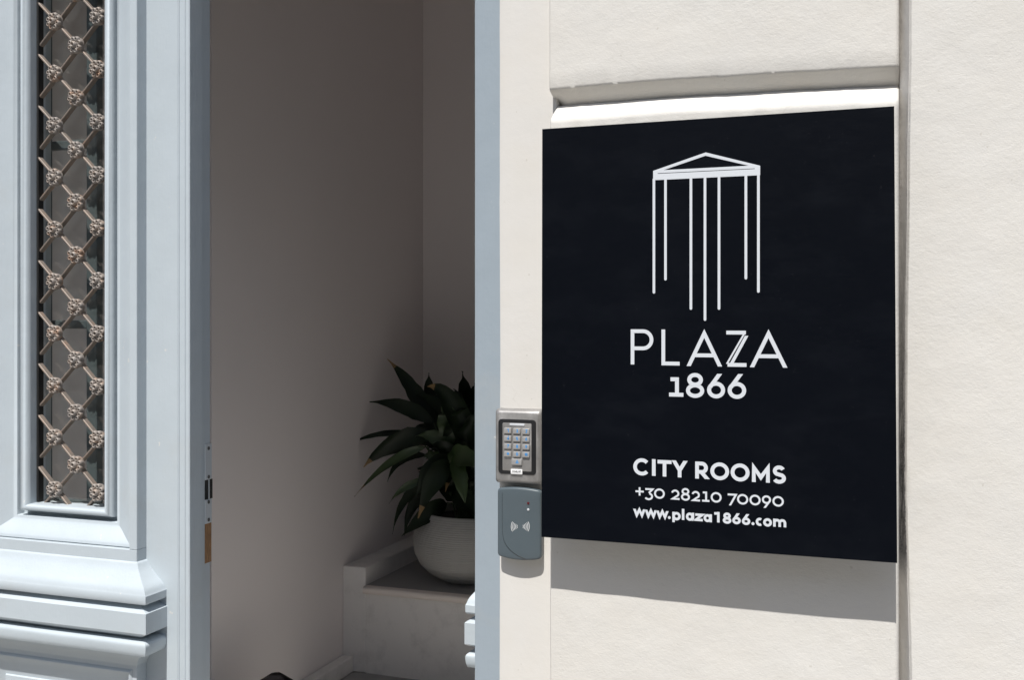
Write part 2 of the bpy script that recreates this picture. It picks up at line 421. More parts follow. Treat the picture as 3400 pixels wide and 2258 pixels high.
def prof_lo(x):
    e = edgeZ(x); dk = .035 * math.exp(-((x - XB) / .014) ** 2); r = [(x, .0530 + dk, e - .0205), (x, .051 + dk, e - .0250)]
    tx = (x - XB) / (XBR - XB)
    w = 0.003 * nz(x * 7, 31)
    for t, (y, d) in enumerate(((.050, .0255), (.044, .0285 + w * .5), (.035, .0345 + w), (.026, .0405 + w), (.015, .0485 + w), (.006, .0555 + w), (.0015, .0605 + w), (0, .068 + w))):
        r.append((x, y + .0008 * nz(x * 40, t), e - d))
    zt = r[-1][2]
    for i in range(1, 80):
        z = zt - zt * (i / 79)
        # slightly hollow, hand floated face: deeper mid-left, it bends the sign's shadow
        hol = 0.0035 * math.sin(min(max((tx - .05) * 2.2, 0), PI)) if tx < 1 else 0
        r.append((x, hol + ysurf(x, z, .0018), z))
    return r
bev_block(prof_lo, 'lower_block', XB, XBR - .0065, 150, 'stucco')

# vertical joint and the plain wall to its right
pts = [(-400, 3021), (0, 3021), (205, 3020), (446, 3015), (700, 3013), (1100, 3006), (1500, 3004), (1717, 3006), (1838, 3010), (2000, 3016), (2258, 3022), (2800, 3024), (4400, 3024)]
ep = [P(u, v, 0.0) for v, u in pts]
def right_edge(z):
    for a, b in zip(ep, ep[1:]):
        if a.z >= z >= b.z: return a.x + (b.x - a.x) * (a.z - z) / (a.z - b.z)
    return ep[0].x if z > ep[0].z else ep[-1].x
mb = MB(); rows = []
for i in range(221):
    z = TOPZ * i / 220; xe = right_edge(z) + .0007 * nz(z * 40, 7)
    wob = max(0, math.sin((z - .75) * 2.2)) * .0008
    row = [(xe + .0005, .06, z), (xe + .0002, .008, z), (xe + .0006 + wob, .0025, z), (xe + .003 + wob, .0002, z)]
    for j in range(1, 41):
        x = xe + .003 + (2.6 - xe) * (j / 40) ** 1.6; row.append((x, .0012 + ysurf(x, z, .002), z))
    rows.append(row)
mb.grid(rows); mb.build('plain_wall_panel', 'stucco', fac, True, 50)
mb = MB(); rows = []
for i in range(160):
    z = TOPZ * i / 159; xe = right_edge(z)
    rows.append([(XBR - .002, .062, z), (XBR + .0015, .055, z), (XBR + .0035 + .0008 * nz(z * 9, 4), .042 + .003 * nz(z * 8, 3), z), (XBR + .006, .036, z), (xe - .004, .018 + .002 * nz(z * 20, 9), z), (xe - .0005, .0062, z), (xe + .003, .0055, z)])
mb.grid(rows); mb.build('vertical_joint', 'joint', fac, True, 60)
# wall core, lintel over the doorway and the wall beyond the door's hinge side
part_box('wall_core', 'stucco_smooth', fac, XC + .014, 2.6, .077, .34, 0, TOPZ)
part_box('lintel', 'stucco_smooth', fac, DXL, DXR + .001, YS, .34, HEADZ, TOPZ)
mb = MB(); rows = []
for i in range(61):
    z = TOPZ * i / 60
    rows.append([(-6, YS, z)] + [(-6 + (DXL + 6) * (j / 20), YS + ysurf(j * .3, z, .002), z) for j in range(1, 20)] + [(DXL - .004, YS, z), (DXL, YS + .004, z), (DXL, .34, z)])
mb.grid(rows); mb.build('hinge_side_wall', 'stucco', fac, True, 50)

# ------------------------------------------------------------------ door frame
XF = P(1574, 1100, 0.10).x                   # visible inner edge of the frame's post
fr_ = thing('door_frame', 'mid blue-grey painted wooden door frame against the stucco surround', 'door frame', (XF, .13, 0))
mb = MB(); rows = []
for i in range(61):
    z = HEADZ * i / 60; x0 = XF + .0006 * nz(z * 4, 2)
    rows.append([(x0, .125, z), (x0, .105, z), (x0 + .0015, .1012, z), (x0 + .005, .10, z), (XC + .035, .10 + .0008 * nz(z * 3, 3), z), (XC + .035, .125, z)])
mb.grid(rows, True); mb.build('post', 'frame', fr_, True, 40)
part_box('post', 'frame', fr_, DXL - .02, -2.133, .10, .16, 0, HEADZ, bev=.002)
part_box('head', 'frame', fr_, -2.132, XF - .001, .10, .16, HEADZ - .05, HEADZ + .03, bev=.002)

# ------------------------------------------------------------------ door leaf (built where the closed one stands)
XE = P(629, 1100, 0.10).x                    # meeting edge
XH = XE - .685                               # its hinge side
YL = 0.10                                    # face of the stiles
YF = 0.068                                   # front of the raised panel box
XR = P(454, 1100, YF).x; XLB = XH + (XE - XR)  # raised box right / left
ZB, ZT = 0.16, HEADZ - .055
leaf = thing('door_leaf', 'closed pale blue-grey door leaf with bronze lattice window and stacked mouldings', 'door', (XH, .12, ZB), 'leaves of the double door')
OL, OR_ = P(137, 1100, .145).x, P(353, 1100, .112).x
OB = P(530, 1690, .112).z                    # opening bottom at its right end
OB = P(250, 1684, .112).z
OT = 2.40
# stiles and rails
YD = .1295                                   # core behind the window surround
MB().box(XR - .004, XE, YL, .147, ZB, ZT, bev=.002).build('stile', 'door', leaf)
part_box('rebate_edge', 'door', leaf, XR - .004, XE - .004, .1475, .18, ZB, ZT, bev=.0015)
part_box('stile', 'door', leaf, XH, XLB + .004, YL, .18, ZB, ZT, bev=.002)
part_box('window_core', 'door', leaf, OR_ + .002, XR - .0045, YD, .178, ZB, ZT)
part_box('window_core', 'door', leaf, XLB + .0045, OL - .002, YD, .178, ZB, ZT)
part_box('bottom_rail', 'door', leaf, OL - .0015, OR_ + .0015, YD + .0005, .177, ZB, OB - .002)
part_box('top_rail', 'door', leaf, OL - .0015, OR_ + .0015, YD + .0005, .177, OT + .002, ZT)
# cover bead near the meeting edge
xa, xb = P(588, 1100, YL).x, P(618, 1100, YL).x
mb = MB(); prof = [(xa, YL + .002), (xa + .0012, YL - .0015), (xa + .004, YL - .003), (xa + .0065, YL - .0012), (xa + .0072, YL + .0015), (xa + .0085, YL - .001), (xb - .003, YL - .0022), (xb - .0012, YL - .001), (xb, YL + .002)]
mb.grid([[(x, y, ZB + .001) for x, y in prof], [(x, y, ZT - .001) for x, y in prof]]); mb.build('cover_bead', 'door', leaf, True, 30)

# window surround: rectangular rings, each with its own offset sideways / downwards and its depth
def ring(dx, dz, y): return [(OL - dx, y, OB - dz), (OR_ + dx, y, OB - dz), (OR_ + dx, y, OT + dz), (OL - dx, y, OT + dz)]
def rings(lst): 
    mb = MB(); mb.grid([ring(*a) for a in lst], True); return mb
bw = .024
lst = [(0, 0, .147), (0, 0, .112)]
for i in range(9):
    a = PI * i / 8; lst.append((bw * .5 - bw * .5 * math.cos(a), .008 - .008 * math.cos(a), .112 - .0135 * math.sin(a)))
lst += [(bw, .0162, .128)]
rings(lst).build('glazing_bead', 'door', leaf, True, 50)
sx0, sx1, sz0, sz1 = .034, .098, .0265, .073
lst = [(bw + .0002, .0164, .128), (sx0, sz0, .128), (sx0, sz0, .109)]
for i in range(13):
    t = i / 12; s = t * t * (3 - 2 * t); y = .107 - (.107 - .079) * (0.55 * t + .45 * s)
    lst.append((sx0 + .001 + (sx1 - sx0 - .001) * t, sz0 + .001 + (sz1 - sz0 - .001) * t, y))
lst += [(sx1 + .0005, sz1 + .0005, .0825), (sx1 + .0025, sz1 + .0025, .0825)]
rings(lst).build('panel_moulding', 'door', leaf, True, 30)
# raised box round it: front fillet and sides
dxf = XR - OR_
ZBOXB = 0.30; ZBOXT = OT + .1
mb = MB()
zi = OB - sz1 - .002
for (x0, x1, z0, z1) in ((OR_ + sx1 + .002, XR, zi, ZBOXT), (XLB, OL - sx1 - .002, zi, ZBOXT), (OL - sx1 - .0019, OR_ + sx1 + .0019, OT + sz1 + .002, ZBOXT)):
    mb.box(x0, x1, YF, YD - .0005, z0, z1, bev=.0012)
mb.build('raised_frame', 'door', leaf)
part_box('raised_apron', 'door', leaf, XLB + .0005, XR - .0005, YF + .0004, YD - .0005, P(464, 2215, YF).z, zi - .0002, bev=.001)

# horizontal mouldings round the box: profile (projection, photo row at the right front corner)
def zrow(zz): return P(496, 1600 + zz / 2.383, YF - .034).z
def moulding(name, prof):
    mb = MB(); path = []
    prof = [(p, zrow(v)) for p, v in prof]
    rows = []
    for (p, z) in prof:
        q = p * 2.15; p = p * 1.5
        pts = [(XLB - q, YL + .0008, z), (XLB - q, YF - p, z)]
        n = 26
        for i in range(1, n):
            x = XLB - q + (XR - XLB + 2 * q) * i / n; pts.append((x, YF - p + .0007 * nz(x * 8, z * 30), z + .0008 * nz(x * 5, 3)))
        pts += [(XR + q, YF - p, z), (XR + q, YL + .0008, z)]
        rows.append(pts)
    mb.grid(rows); return mb.build(name, 'door', leaf, True, 28)
def smooth_prof(ctrl, n=5):
    out = []
    for i in range(len(ctrl) - 1):
        p0 = ctrl[max(i - 1, 0)]; p1 = ctrl[i]; p2 = ctrl[i + 1]; p3 = ctrl[min(i + 2, len(ctrl) - 1)]
        for k in range(n):
            t = k / n
            out.append(tuple(0.5 * ((2 * b) + (-a + c) * t + (2 * a - 5 * b + 4 * c - d) * t * t + (-a + 3 * b - 3 * c + d) * t ** 3) for a, b, c, d in zip(p0, p1, p2, p3)))
    out.append(ctrl[-1]); return out
crown = [(-.002, 676), (.0006, 684)] + smooth_prof([(.0016, 690), (.006, 742), (.0135, 806), (.021, 862), (.0242, 905)]) + [(.0250, 915), (.0250, 968), (.0238, 982), (.020, 990), (-.002, 990)]
moulding('crown_moulding', crown)
moulding('flat_band', [(-.002, 1004), (.011, 1004), (.0130, 1009), (.0245, 1044), (.0258, 1050), (.0258, 1212), (.0248, 1220), (.0140, 1258), (.012, 1264), (-.002, 1264)])
low = [(-.002, 1277), (.012, 1277)] + smooth_prof([(.015, 1278), (.0215, 1286), (.0245, 1302), (.0250, 1330), (.0242, 1370), (.0225, 1396)]) + [(.019, 1402)] + smooth_prof([(.018, 1404), (.0115, 1422), (.005, 1458), (.001, 1512), (.0004, 1530)]) + [(-.002, 1534)]
moulding('lower_moulding', low)
for nm, a, b in (('joint_core', 985, 1010), ('joint_core', 1258, 1282)):
    part_box(nm, 'door', leaf, XLB - .018, XR + .018, YF - .010, YL, zrow(b), zrow(a))
# sunk lower panel: bead, slopes, field
pz = P(464, 2232, YF).z; px1 = XR - .0135; px0 = XLB + .0135; pb = ZB + .12
part_box('panel_edge', 'door', leaf, XR - .012, XR - .0005, YF + .0004, YL, pb - .04, P(464, 2215, YF).z - .0002, bev=.0008)
part_box('panel_edge', 'door', leaf, XLB + .0005, XLB + .012, YF + .0004, YL, pb - .04, P(464, 2215, YF).z - .0002, bev=.0008)
part_box('panel_edge', 'door', leaf, XLB + .0125, XR - .0125, YF + .0004, YL, pb - .04, pb - .0125, bev=.0008)
mb = MB(); lst = []
def pr(d, y): return [(px0 + d, y, pb + d), (px1 - d, y, pb + d), (px1 - d, y, pz - d), (px0 + d, y, pz - d)]
for d, y in ((-.012, YF + .0015), (-.002, YF + .001), (0, YF - .002), (.003, YF - .004), (.006, YF - .003), (.008, YF + .002), (.03, YF + .014), (.055, YF + .020), (.057, YF + .016)): lst.append(pr(d, y))
mb.grid(lst, True); e = len(mb.v) - 4; mb.f.append((e, e + 1, e + 2, e + 3)); mb.build('lower_panel', 'door', leaf, True, 30)

# glass and inner casement
gp = part_box('window_pane', 'glass', leaf, OL - .0012, OR_ + .0012, .160, .164, OB - .0012, OT + .0012)
cz = [Q(170, 335, .2).z, Q(170, 748, .2).z, Q(170, 1160, .2).z]
cs = part_box('casement', 'casement', leaf, OL - .045, OL - .022, .182, .205, OB - .02, OT, bev=.002)
part_box('casement_stile', 'casement', cs, Q(204, 700, .19).x, Q(228, 700, .19).x, .182, .205, OB - .02, OT, bev=.002)
for z in cz: part_box('glazing_bar', 'casement', cs, OL - .0215, Q(204, 700, .19).x - .0005, .184, .203, z - .010, z + .010, bev=.002)

# iron lattice
XL0 = P(259, 1100, .135).x; ZL0 = Q(182, 588, .135).z
SXL, SZL = .0627, Q(180, 470, .135).z - Q(182, 530.3, .135).z
lat = MB()
for (x0, x1, z0, z1) in ((OL + .0005, OL + .006, OB, OT), (OR_ - .006, OR_ - .0005, OB, OT)): lat.box(x0, x1, .130, .146, z0 + .001, z1 - .001)
lattice = lat.build('lattice', 'black', leaf); tag(lattice, 'weathered bronze-coloured iron lattice with flower rosettes')
def bar_mesh(sgn):
    # bar lines: z = z0 + sgn*(x)*SZL/SXL, clipped to the opening
    k = 0
    for j in range(-12, 20):
        zc = ZL0 + (2 * j) * SZL
        sl = sgn * SZL / SXL
        xs = [OL + .003, OR_ - .003]
        a = [xs[0], zc + sl * (xs[0] - XL0)]; b = [xs[1], zc + sl * (xs[1] - XL0)]
        lo, hi = OB - .012, OT + .012
        if max(a[1], b[1]) < lo or min(a[1], b[1]) > hi: continue
        def clip(p, q):
            if p[1] < lo: t = (lo - p[1]) / (q[1] - p[1]); p = [p[0] + (q[0] - p[0]) * t, lo]
            if p[1] > hi: t = (hi - p[1]) / (q[1] - p[1]); p = [p[0] + (q[0] - p[0]) * t, hi]
            return p
        a, b = clip(a, b), clip(b, a)
        d = Vector((b[0] - a[0], 0, b[1] - a[1])); 
        if d.length < .01: continue
        d.normalize(); nrm = Vector((-d.z, 0, d.x)); hw = .0024
        y0, y1 = (.1300, .1430) if sgn < 0 else (.1340, .1470)
        mb = MB(); rows = []
        for q in (a, b):
            c = Vector((q[0], 0, q[1]))
            rows.append([c + nrm * s * hw * f + Vector((0, y, 0)) for s, f, y in ((1, 1, y1), (1, 1, y0 + .0012), (1, .5, y0), (-1, .5, y0), (-1, 1, y0 + .0012), (-1, 1, y1))])
        mb.grid(rows, True); n = 6; mb.f.append(tuple(range(n))); mb.f.append(tuple(range(n, 2 * n)))
        mb.build('lattice_bar', 'iron_bar', lattice)
bar_mesh(-1); bar_mesh(1)
# rosette: eight dimpled petals round a pierced boss
def rosette_mesh():
    mb = MB()
    def dome(cx, cz, r, y0, h, dimple, n=10):
        rows = []
        prof = [(1.0, .0), (.98, .45), (.84, .82), (.60, 1.0), (.40, .95), (.26, 1.0 - dimple), (.0, 1.0 - dimple)]
        for q, hh in prof: rows.append([(cx + r * q * math.cos(2 * PI * k / n), y0 - h * hh, cz + r * q * math.sin(2 * PI * k / n)) for k in range(n)])
        mb.grid(rows, True)
    for k in range(8):
        a = 2 * PI * (k + .5) / 8; dome(.0122 * math.cos(a), .0122 * math.sin(a), .0058, 0, .0068, .60)
    rows = []
    for q, hh in ((.0165, .006), (.0165, 0), (.0120, -.0012), (.0085, -.0005), (.0070, -.0055), (.0062, -.0095), (.0042, -.0112), (.0027, -.0100), (.0024, -.004)):
        rows.append([(q * math.cos(2 * PI * k / 16), hh, q * math.sin(2 * PI * k / 16)) for k in range(16)])
    mb.grid(rows, True)
    return mb
base_o = rosette_mesh().build('rosette', 'iron', None, True, 55)
rme = base_o.data; bpy.data.objects.remove(base_o)
org = ORG[lattice.name]; first = True
for i in (-1, 0, 1):
    for j in range(-16, 32):
        if (i + j) % 2: continue
        z = ZL0 + j * SZL; x = XL0 + i * SXL
        if z < OB + .012 or z > OT - .012: continue
        o = bpy.data.objects.new('rosette', rme); COL.objects.link(o); o.parent = lattice
        o.location = Vector((x, .1285, z)) - org
        o.rotation_euler = (random.uniform(-.06, .06), random.uniform(-.2, .2), random.uniform(-.08, .08))
        s = random.uniform(1.13, 1.22); o.scale = (s, 1.15, s); ORG[o.name] = org

# the closed leaf's twin, swung inwards: copies sharing the meshes
leaf2 = thing('door_leaf', 'open pale blue door leaf swung inwards, its mouldings jutting past the frame', 'door', (XF + .0275, .145, ZB), 'leaves of the double door')
leaf2.rotation_euler = (0, 0, R(-90)); leaf2.scale = (-1, 1, 1)
for ch in list(leaf.children):
    c = ch.copy(); COL.objects.link(c); c.parent = leaf2
    for gch in ch.children:
        d = gch.copy(); COL.objects.link(d); d.parent = c

# lock on the closed leaf's meeting edge
XK = XE - .004
def edge_pt(u, v): return PX(u * K, v * K, XK)
ya, yb = edge_pt(472, 1060).y, edge_pt(487, 1060).y
def lockplate(v0, v1, screws):
    z1, z0 = edge_pt(479, v0).z, edge_pt(479, v1).z
    pl = part_box('lock_plate', 'plate', leaf, XK - .001, XK + .0018, ya, yb, z0, z1, bev=.0008)
    for s in screws:
        p = edge_pt(479, s); mb = MB(); rows = []
        for q, hx in ((.0042, .0012), (.0042, .0026), (.003, .0032), (.0012, .0028), (.0004, .0022)):
            rows.append([(XK + hx, (ya + yb) / 2 + q * math.cos(2 * PI * k / 10), p.z + q * math.sin(2 * PI * k / 10)) for k in range(10)])
        mb.grid(rows, True); mb.build('screw', 'screw', pl, True, 40)
lockplate(1023, 1106, (1034, 1100)); lockplate(1152, 1207, (1158, 1199))
z1, z0 = edge_pt(479, 1106.5).z, edge_pt(479, 1151.5).z
lr = part_box('latch_recess_shade', 'black', leaf, XK - .002, XK + .0006, ya, yb + .004, z0, z1)  # hollow is not cut; its shade is a black block
part_box('latch_tongue', 'plate', lr, XK + .0007, XK + .0022, ya + .012, ya + .015, z0, z1)
z1, z0 = edge_pt(479, 1207.5).z, edge_pt(479, 1298).z
part_box('bare_wood_recess', 'wood', leaf, XK - .002, XK + .0006, ya, yb, z0, z1)

# ------------------------------------------------------------------ entrance hall
XW = -1.95
q = PX(1138, 1879, XW); Y2 = q.y; CZ2 = q.z                       # front of the landing step, kerb top
TZ2 = P(1217, 1951, Y2 - .02).z                                  # its tread
TZ1 = P(1155, 2229, Y2).z                                        # tread below
YBK = PX(1404, 700, XW).y                                        # back wall
XWR = XF + .10
hw = MB().box(XW - .7, XW, .88, YBK + .3, 0.0, 3.4).build('hall_wall_left', 'hall'); tag(hw, 'grey-brown plaster side wall of the dim entrance hall', 'wall')
rv = MB().box(-2.55, -2.32, .341, .8795, 0.0, 3.4).build('vestibule_wall', 'hall'); tag(rv, 'plaster recess wall seen through the lattice window of the closed leaf', 'wall')
hb = MB().box(XW + .0005, 1.2, YBK, YBK + .3, 0.0, 3.4).build('hall_wall_back', 'hall'); tag(hb, 'shadowed plaster back wall behind the potted plant', 'wall')
hr = MB().box(XWR, XWR + .2, .345, Y2 - .05, 0.0, 3.4).build('hall_wall_right', 'hall'); tag(hr, 'plaster hall wall hidden behind the open door leaf', 'wall')
he = MB().box(1.0, 1.2, .345, YBK - .0005, 0.0, 3.4).build('hall_wall_end', 'hall'); tag(he, 'plaster wall at the far end of the stair landing', 'wall')
hc = MB().box(XW - .7, 1.2, .345, YBK + .3, 3.401, 3.6).build('hall_ceiling', 'hall'); tag(hc, kind='structure')
fl = MB().box(-2.3195, 1.0, .05, Y2, .001, .16 - .012).build('hall_floor', 'floor'); tag(fl, kind='structure')
KX = XW + .046                                                    # kerb thickness
def step(z, y0, y1, x0, x1, label, lowz):
    t = thing('stone_step', label, 'step', ((XW + x1) / 2, y0, lowz), 'marble steps in the hall')
    n = 24; xa = x0
    def strip(name, prof, material):
        mb = MB(); rows = []
        for i in range(n + 1):
            x = xa + (x1 - xa) * i / n; rows.append([(x, y + .001 * nz(x * 9, y), zz + .0006 * nz(x * 7, 4)) for y, zz in prof])
        mb.grid(rows); mb.f.append(tuple(range(len(prof)))[::-1]); mb.f.append(tuple(range(n * len(prof), (n + 1) * len(prof))))
        return mb.build(name, material, t, True, 50)
    tr_ = strip('tread', [(y0 + .012, z - .024), (y0 + .012, z), (y1, z), (y1, z - .024)], 'tread')
    strip('nosing', [(y0 + .0118, z - .026), (y0 - .018, z - .026), (y0 - .0225, z - .021), (y0 - .0245, z - .013), (y0 - .0225, z - .005), (y0 - .018, z - .0006), (y0 + .0118, z - .0004)], 'nosing')
    part_box('riser', 'marble', t, xa, x1, y0, y0 + .03, lowz, z - .0265)
    return t
step(TZ1, Y2 - .34, Y2 + .0, KX - .001, 0.99, 'lower marble step running to the foot of the taller riser', .149)
step(TZ2, Y2, YBK - .001, P(1217, 1990, Y2).x - .004, 0.99, 'upper marble step that carries the potted plant', TZ1 - .001)
k1 = MB().box(XW + .0005, KX, Y2 - .34, Y2 - .0015, TZ1 + .0005, P(1159, 2177, Y2).z, bev=.003).build('skirting_kerb', 'marble'); tag(k1, 'low marble kerb along the wall beside the lower step', 'kerb', 'stepped kerbs along the hall wall')
k2 = MB().box(XW + .0005, P(1217, 1990, Y2).x - .004, Y2 - .001, YBK - .001, TZ1 + .0003, CZ2, bev=.003).build('skirting_kerb', 'marble'); tag(k2, 'higher marble kerb along the wall beside the potted plant', 'kerb', 'stepped kerbs along the hall wall')
k4 = MB().box(XW + .0005, KX, .885, Y2 - .345, .1495, .235, bev=.003).build('skirting_kerb', 'marble'); tag(k4, 'lowest marble kerb at the foot of the hall wall', 'kerb', 'stepped kerbs along the hall wall')

# black bag on the hall floor, only its top shows above the picture's lower edge
bp = PX(637 * K, 1556 * K, XW + .22)
bag = thing('bag', 'black rounded bag standing by the wall on the hall floor', 'bag', (bp.x, bp.y, .149))
mb = MB(); rows = []; H = bp.z - .149
for i in range(15):
    t = i / 14
    rr = (.10 + .03 * math.sin(t * PI)) * (1 - max(0, t - .72) / .28 * .62) if t < 1 else .02
    rows.append([(bp.x + rr * 1.0 * (1 + .07 * nz(k, t * 4)) * math.cos(2 * PI * k / 20), bp.y + rr * .8 * math.sin(2 * PI * k / 20), .149 + H * t + .006 * nz(k * .7, t * 3)) for k in range(20)])
mb.grid(rows, True); e = len(mb.v) - 20; mb.f.append(tuple(range(e, e + 20))); mb.build('bag_body', 'bag', bag, True, 60)
mb = MB(); mb.tube([(bp.x - .07 + .14 * i / 12, bp.y - .07, .149 + H * .62 + .10 * math.sin(PI * i / 12)) for i in range(13)], .006); mb.build('handle', 'bag', bag, True)

# ------------------------------------------------------------------ pot and plant
pc = PZ(1066 * K, 1342 * K, TZ2); pc = Vector((pc.x + .012, pc.y + .07, TZ2))
tt = (pc.y - CAMY)
zt = P(1040 * K, 1176 * K, pc.y - .02).z; PH = zt - TZ2
pleft = P(965 * K, 1250 * K, pc.y).x; PR = (pc.x - pleft)
pot = thing('plant_pot', 'round grey ribbed ceramic plant pot on the upper step', 'pot', (pc.x, pc.y, TZ2 + .0005))
mb = MB(); rows = []; NR = 150
def potr(t): 
    ctrl = [(0, .50), (.04, .60), (.12, .74), (.25, .885), (.40, .97), (.55, 1.0), (.70, .985), (.85, .93), (.95, .865), (1, .83)]
    for (a, ra), (b, rb) in zip(ctrl, ctrl[1:]):
        if a <= t <= b:
            f = (t - a) / (b - a); return ra + (rb - ra) * f
    return .83
for i in range(NR + 1):
    t = i / NR; r = PR * potr(t)
    if .06 < t < .975: r += .0013 * math.sin(t * 2 * PI * 34)
    z = TZ2 + .0006 + PH * t
    rows.append([(pc.x + r * math.cos(2 * PI * k / 64), pc.y + r * math.sin(2 * PI * k / 64), z + .0012 * math.sin(2 * PI * k / 64 + t * 5)) for k in range(64)])
r = PR * .83
for rr, z in ((r - .006, zt + .002), (r - .012, zt - .002), (r - .012, zt - .05)):
    rows.append([(pc.x + rr * math.cos(2 * PI * k / 64), pc.y + rr * math.sin(2 * PI * k / 64), z) for k in range(64)])
mb.grid(rows, True); mb.f.append(tuple(range(64))[::-1]); mb.build('pot_body', 'pot', pot, True, 70)
mb = MB(); mb.grid([[(pc.x + rr * math.cos(2 * PI * k / 32), pc.y + rr * math.sin(2 * PI * k / 32), zt - .03 + .004 * nz(k, rr * 90)) for k in range(32)] for rr in (r - .0125, r * .6, r * .3, .005)], True); mb.build('soil', 'soil', pot)
plant = thing('potted_plant', 'dark broad-leaved evergreen plant with drooping leaves and yellowed tips', 'plant', (pc.x, pc.y, zt - .03))
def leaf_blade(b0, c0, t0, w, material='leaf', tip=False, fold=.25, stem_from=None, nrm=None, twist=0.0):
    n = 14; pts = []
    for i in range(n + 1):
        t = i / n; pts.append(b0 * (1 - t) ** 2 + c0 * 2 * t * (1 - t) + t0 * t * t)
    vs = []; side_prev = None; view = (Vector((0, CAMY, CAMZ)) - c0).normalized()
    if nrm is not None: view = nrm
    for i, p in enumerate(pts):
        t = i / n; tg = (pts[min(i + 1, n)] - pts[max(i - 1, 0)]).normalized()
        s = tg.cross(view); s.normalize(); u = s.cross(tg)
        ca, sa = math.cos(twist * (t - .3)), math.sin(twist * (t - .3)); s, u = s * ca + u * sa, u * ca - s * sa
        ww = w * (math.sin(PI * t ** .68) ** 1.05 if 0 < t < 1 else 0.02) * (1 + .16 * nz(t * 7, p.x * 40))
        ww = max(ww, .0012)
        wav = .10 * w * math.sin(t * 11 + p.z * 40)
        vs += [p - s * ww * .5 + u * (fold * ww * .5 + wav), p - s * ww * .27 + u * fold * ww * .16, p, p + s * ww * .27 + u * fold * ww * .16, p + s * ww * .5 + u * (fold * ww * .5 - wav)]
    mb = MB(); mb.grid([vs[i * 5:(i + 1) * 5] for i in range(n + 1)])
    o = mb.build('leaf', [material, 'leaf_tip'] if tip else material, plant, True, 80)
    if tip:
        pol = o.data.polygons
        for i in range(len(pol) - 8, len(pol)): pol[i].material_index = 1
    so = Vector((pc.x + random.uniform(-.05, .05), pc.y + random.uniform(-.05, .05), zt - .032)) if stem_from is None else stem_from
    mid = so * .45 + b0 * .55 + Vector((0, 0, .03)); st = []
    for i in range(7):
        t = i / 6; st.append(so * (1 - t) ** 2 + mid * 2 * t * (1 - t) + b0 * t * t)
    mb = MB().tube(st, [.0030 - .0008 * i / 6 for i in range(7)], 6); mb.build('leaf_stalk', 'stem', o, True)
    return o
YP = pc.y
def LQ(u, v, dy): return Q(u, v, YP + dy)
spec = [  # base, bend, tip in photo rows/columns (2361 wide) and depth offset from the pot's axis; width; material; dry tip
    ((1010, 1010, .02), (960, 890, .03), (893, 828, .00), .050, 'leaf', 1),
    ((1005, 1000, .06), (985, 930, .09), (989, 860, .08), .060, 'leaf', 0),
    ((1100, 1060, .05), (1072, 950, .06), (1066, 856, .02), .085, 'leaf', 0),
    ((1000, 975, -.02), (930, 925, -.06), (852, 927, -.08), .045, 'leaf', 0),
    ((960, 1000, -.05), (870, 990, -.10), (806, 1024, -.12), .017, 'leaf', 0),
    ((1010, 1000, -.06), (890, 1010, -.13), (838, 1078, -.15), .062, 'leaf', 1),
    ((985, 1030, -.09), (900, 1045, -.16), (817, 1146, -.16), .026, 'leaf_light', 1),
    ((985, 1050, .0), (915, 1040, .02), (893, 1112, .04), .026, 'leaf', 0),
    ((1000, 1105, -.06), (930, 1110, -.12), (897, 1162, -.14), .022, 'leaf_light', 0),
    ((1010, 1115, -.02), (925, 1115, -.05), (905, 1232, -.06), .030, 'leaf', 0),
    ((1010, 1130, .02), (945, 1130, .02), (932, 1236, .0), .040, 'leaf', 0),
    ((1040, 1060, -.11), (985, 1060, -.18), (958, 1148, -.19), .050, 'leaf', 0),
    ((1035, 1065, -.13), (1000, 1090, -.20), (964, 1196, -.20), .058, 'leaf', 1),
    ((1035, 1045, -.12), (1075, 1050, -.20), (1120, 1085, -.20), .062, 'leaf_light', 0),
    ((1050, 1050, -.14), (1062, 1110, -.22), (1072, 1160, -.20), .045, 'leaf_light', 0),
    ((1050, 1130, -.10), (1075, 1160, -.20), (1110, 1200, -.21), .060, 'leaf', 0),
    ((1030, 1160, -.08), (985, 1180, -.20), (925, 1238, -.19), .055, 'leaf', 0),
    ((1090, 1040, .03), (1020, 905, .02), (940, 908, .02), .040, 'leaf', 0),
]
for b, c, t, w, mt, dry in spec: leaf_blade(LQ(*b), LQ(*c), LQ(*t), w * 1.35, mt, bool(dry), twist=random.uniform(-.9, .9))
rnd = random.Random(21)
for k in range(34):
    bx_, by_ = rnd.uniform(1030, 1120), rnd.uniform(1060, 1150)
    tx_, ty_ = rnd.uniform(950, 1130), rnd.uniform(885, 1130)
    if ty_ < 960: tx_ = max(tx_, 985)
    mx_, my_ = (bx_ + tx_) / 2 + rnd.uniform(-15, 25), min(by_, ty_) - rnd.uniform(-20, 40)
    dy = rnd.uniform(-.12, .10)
    leaf_blade(LQ(bx_, by_, dy * .5), LQ(mx_, my_, dy), LQ(tx_, ty_, dy * 1.1), rnd.uniform(.06, .105), 'leaf' if rnd.random() < .85 else 'leaf_light', rnd.random() < .15, fold=rnd.uniform(.1, .7), twist=rnd.uniform(-1.8, 1.8))
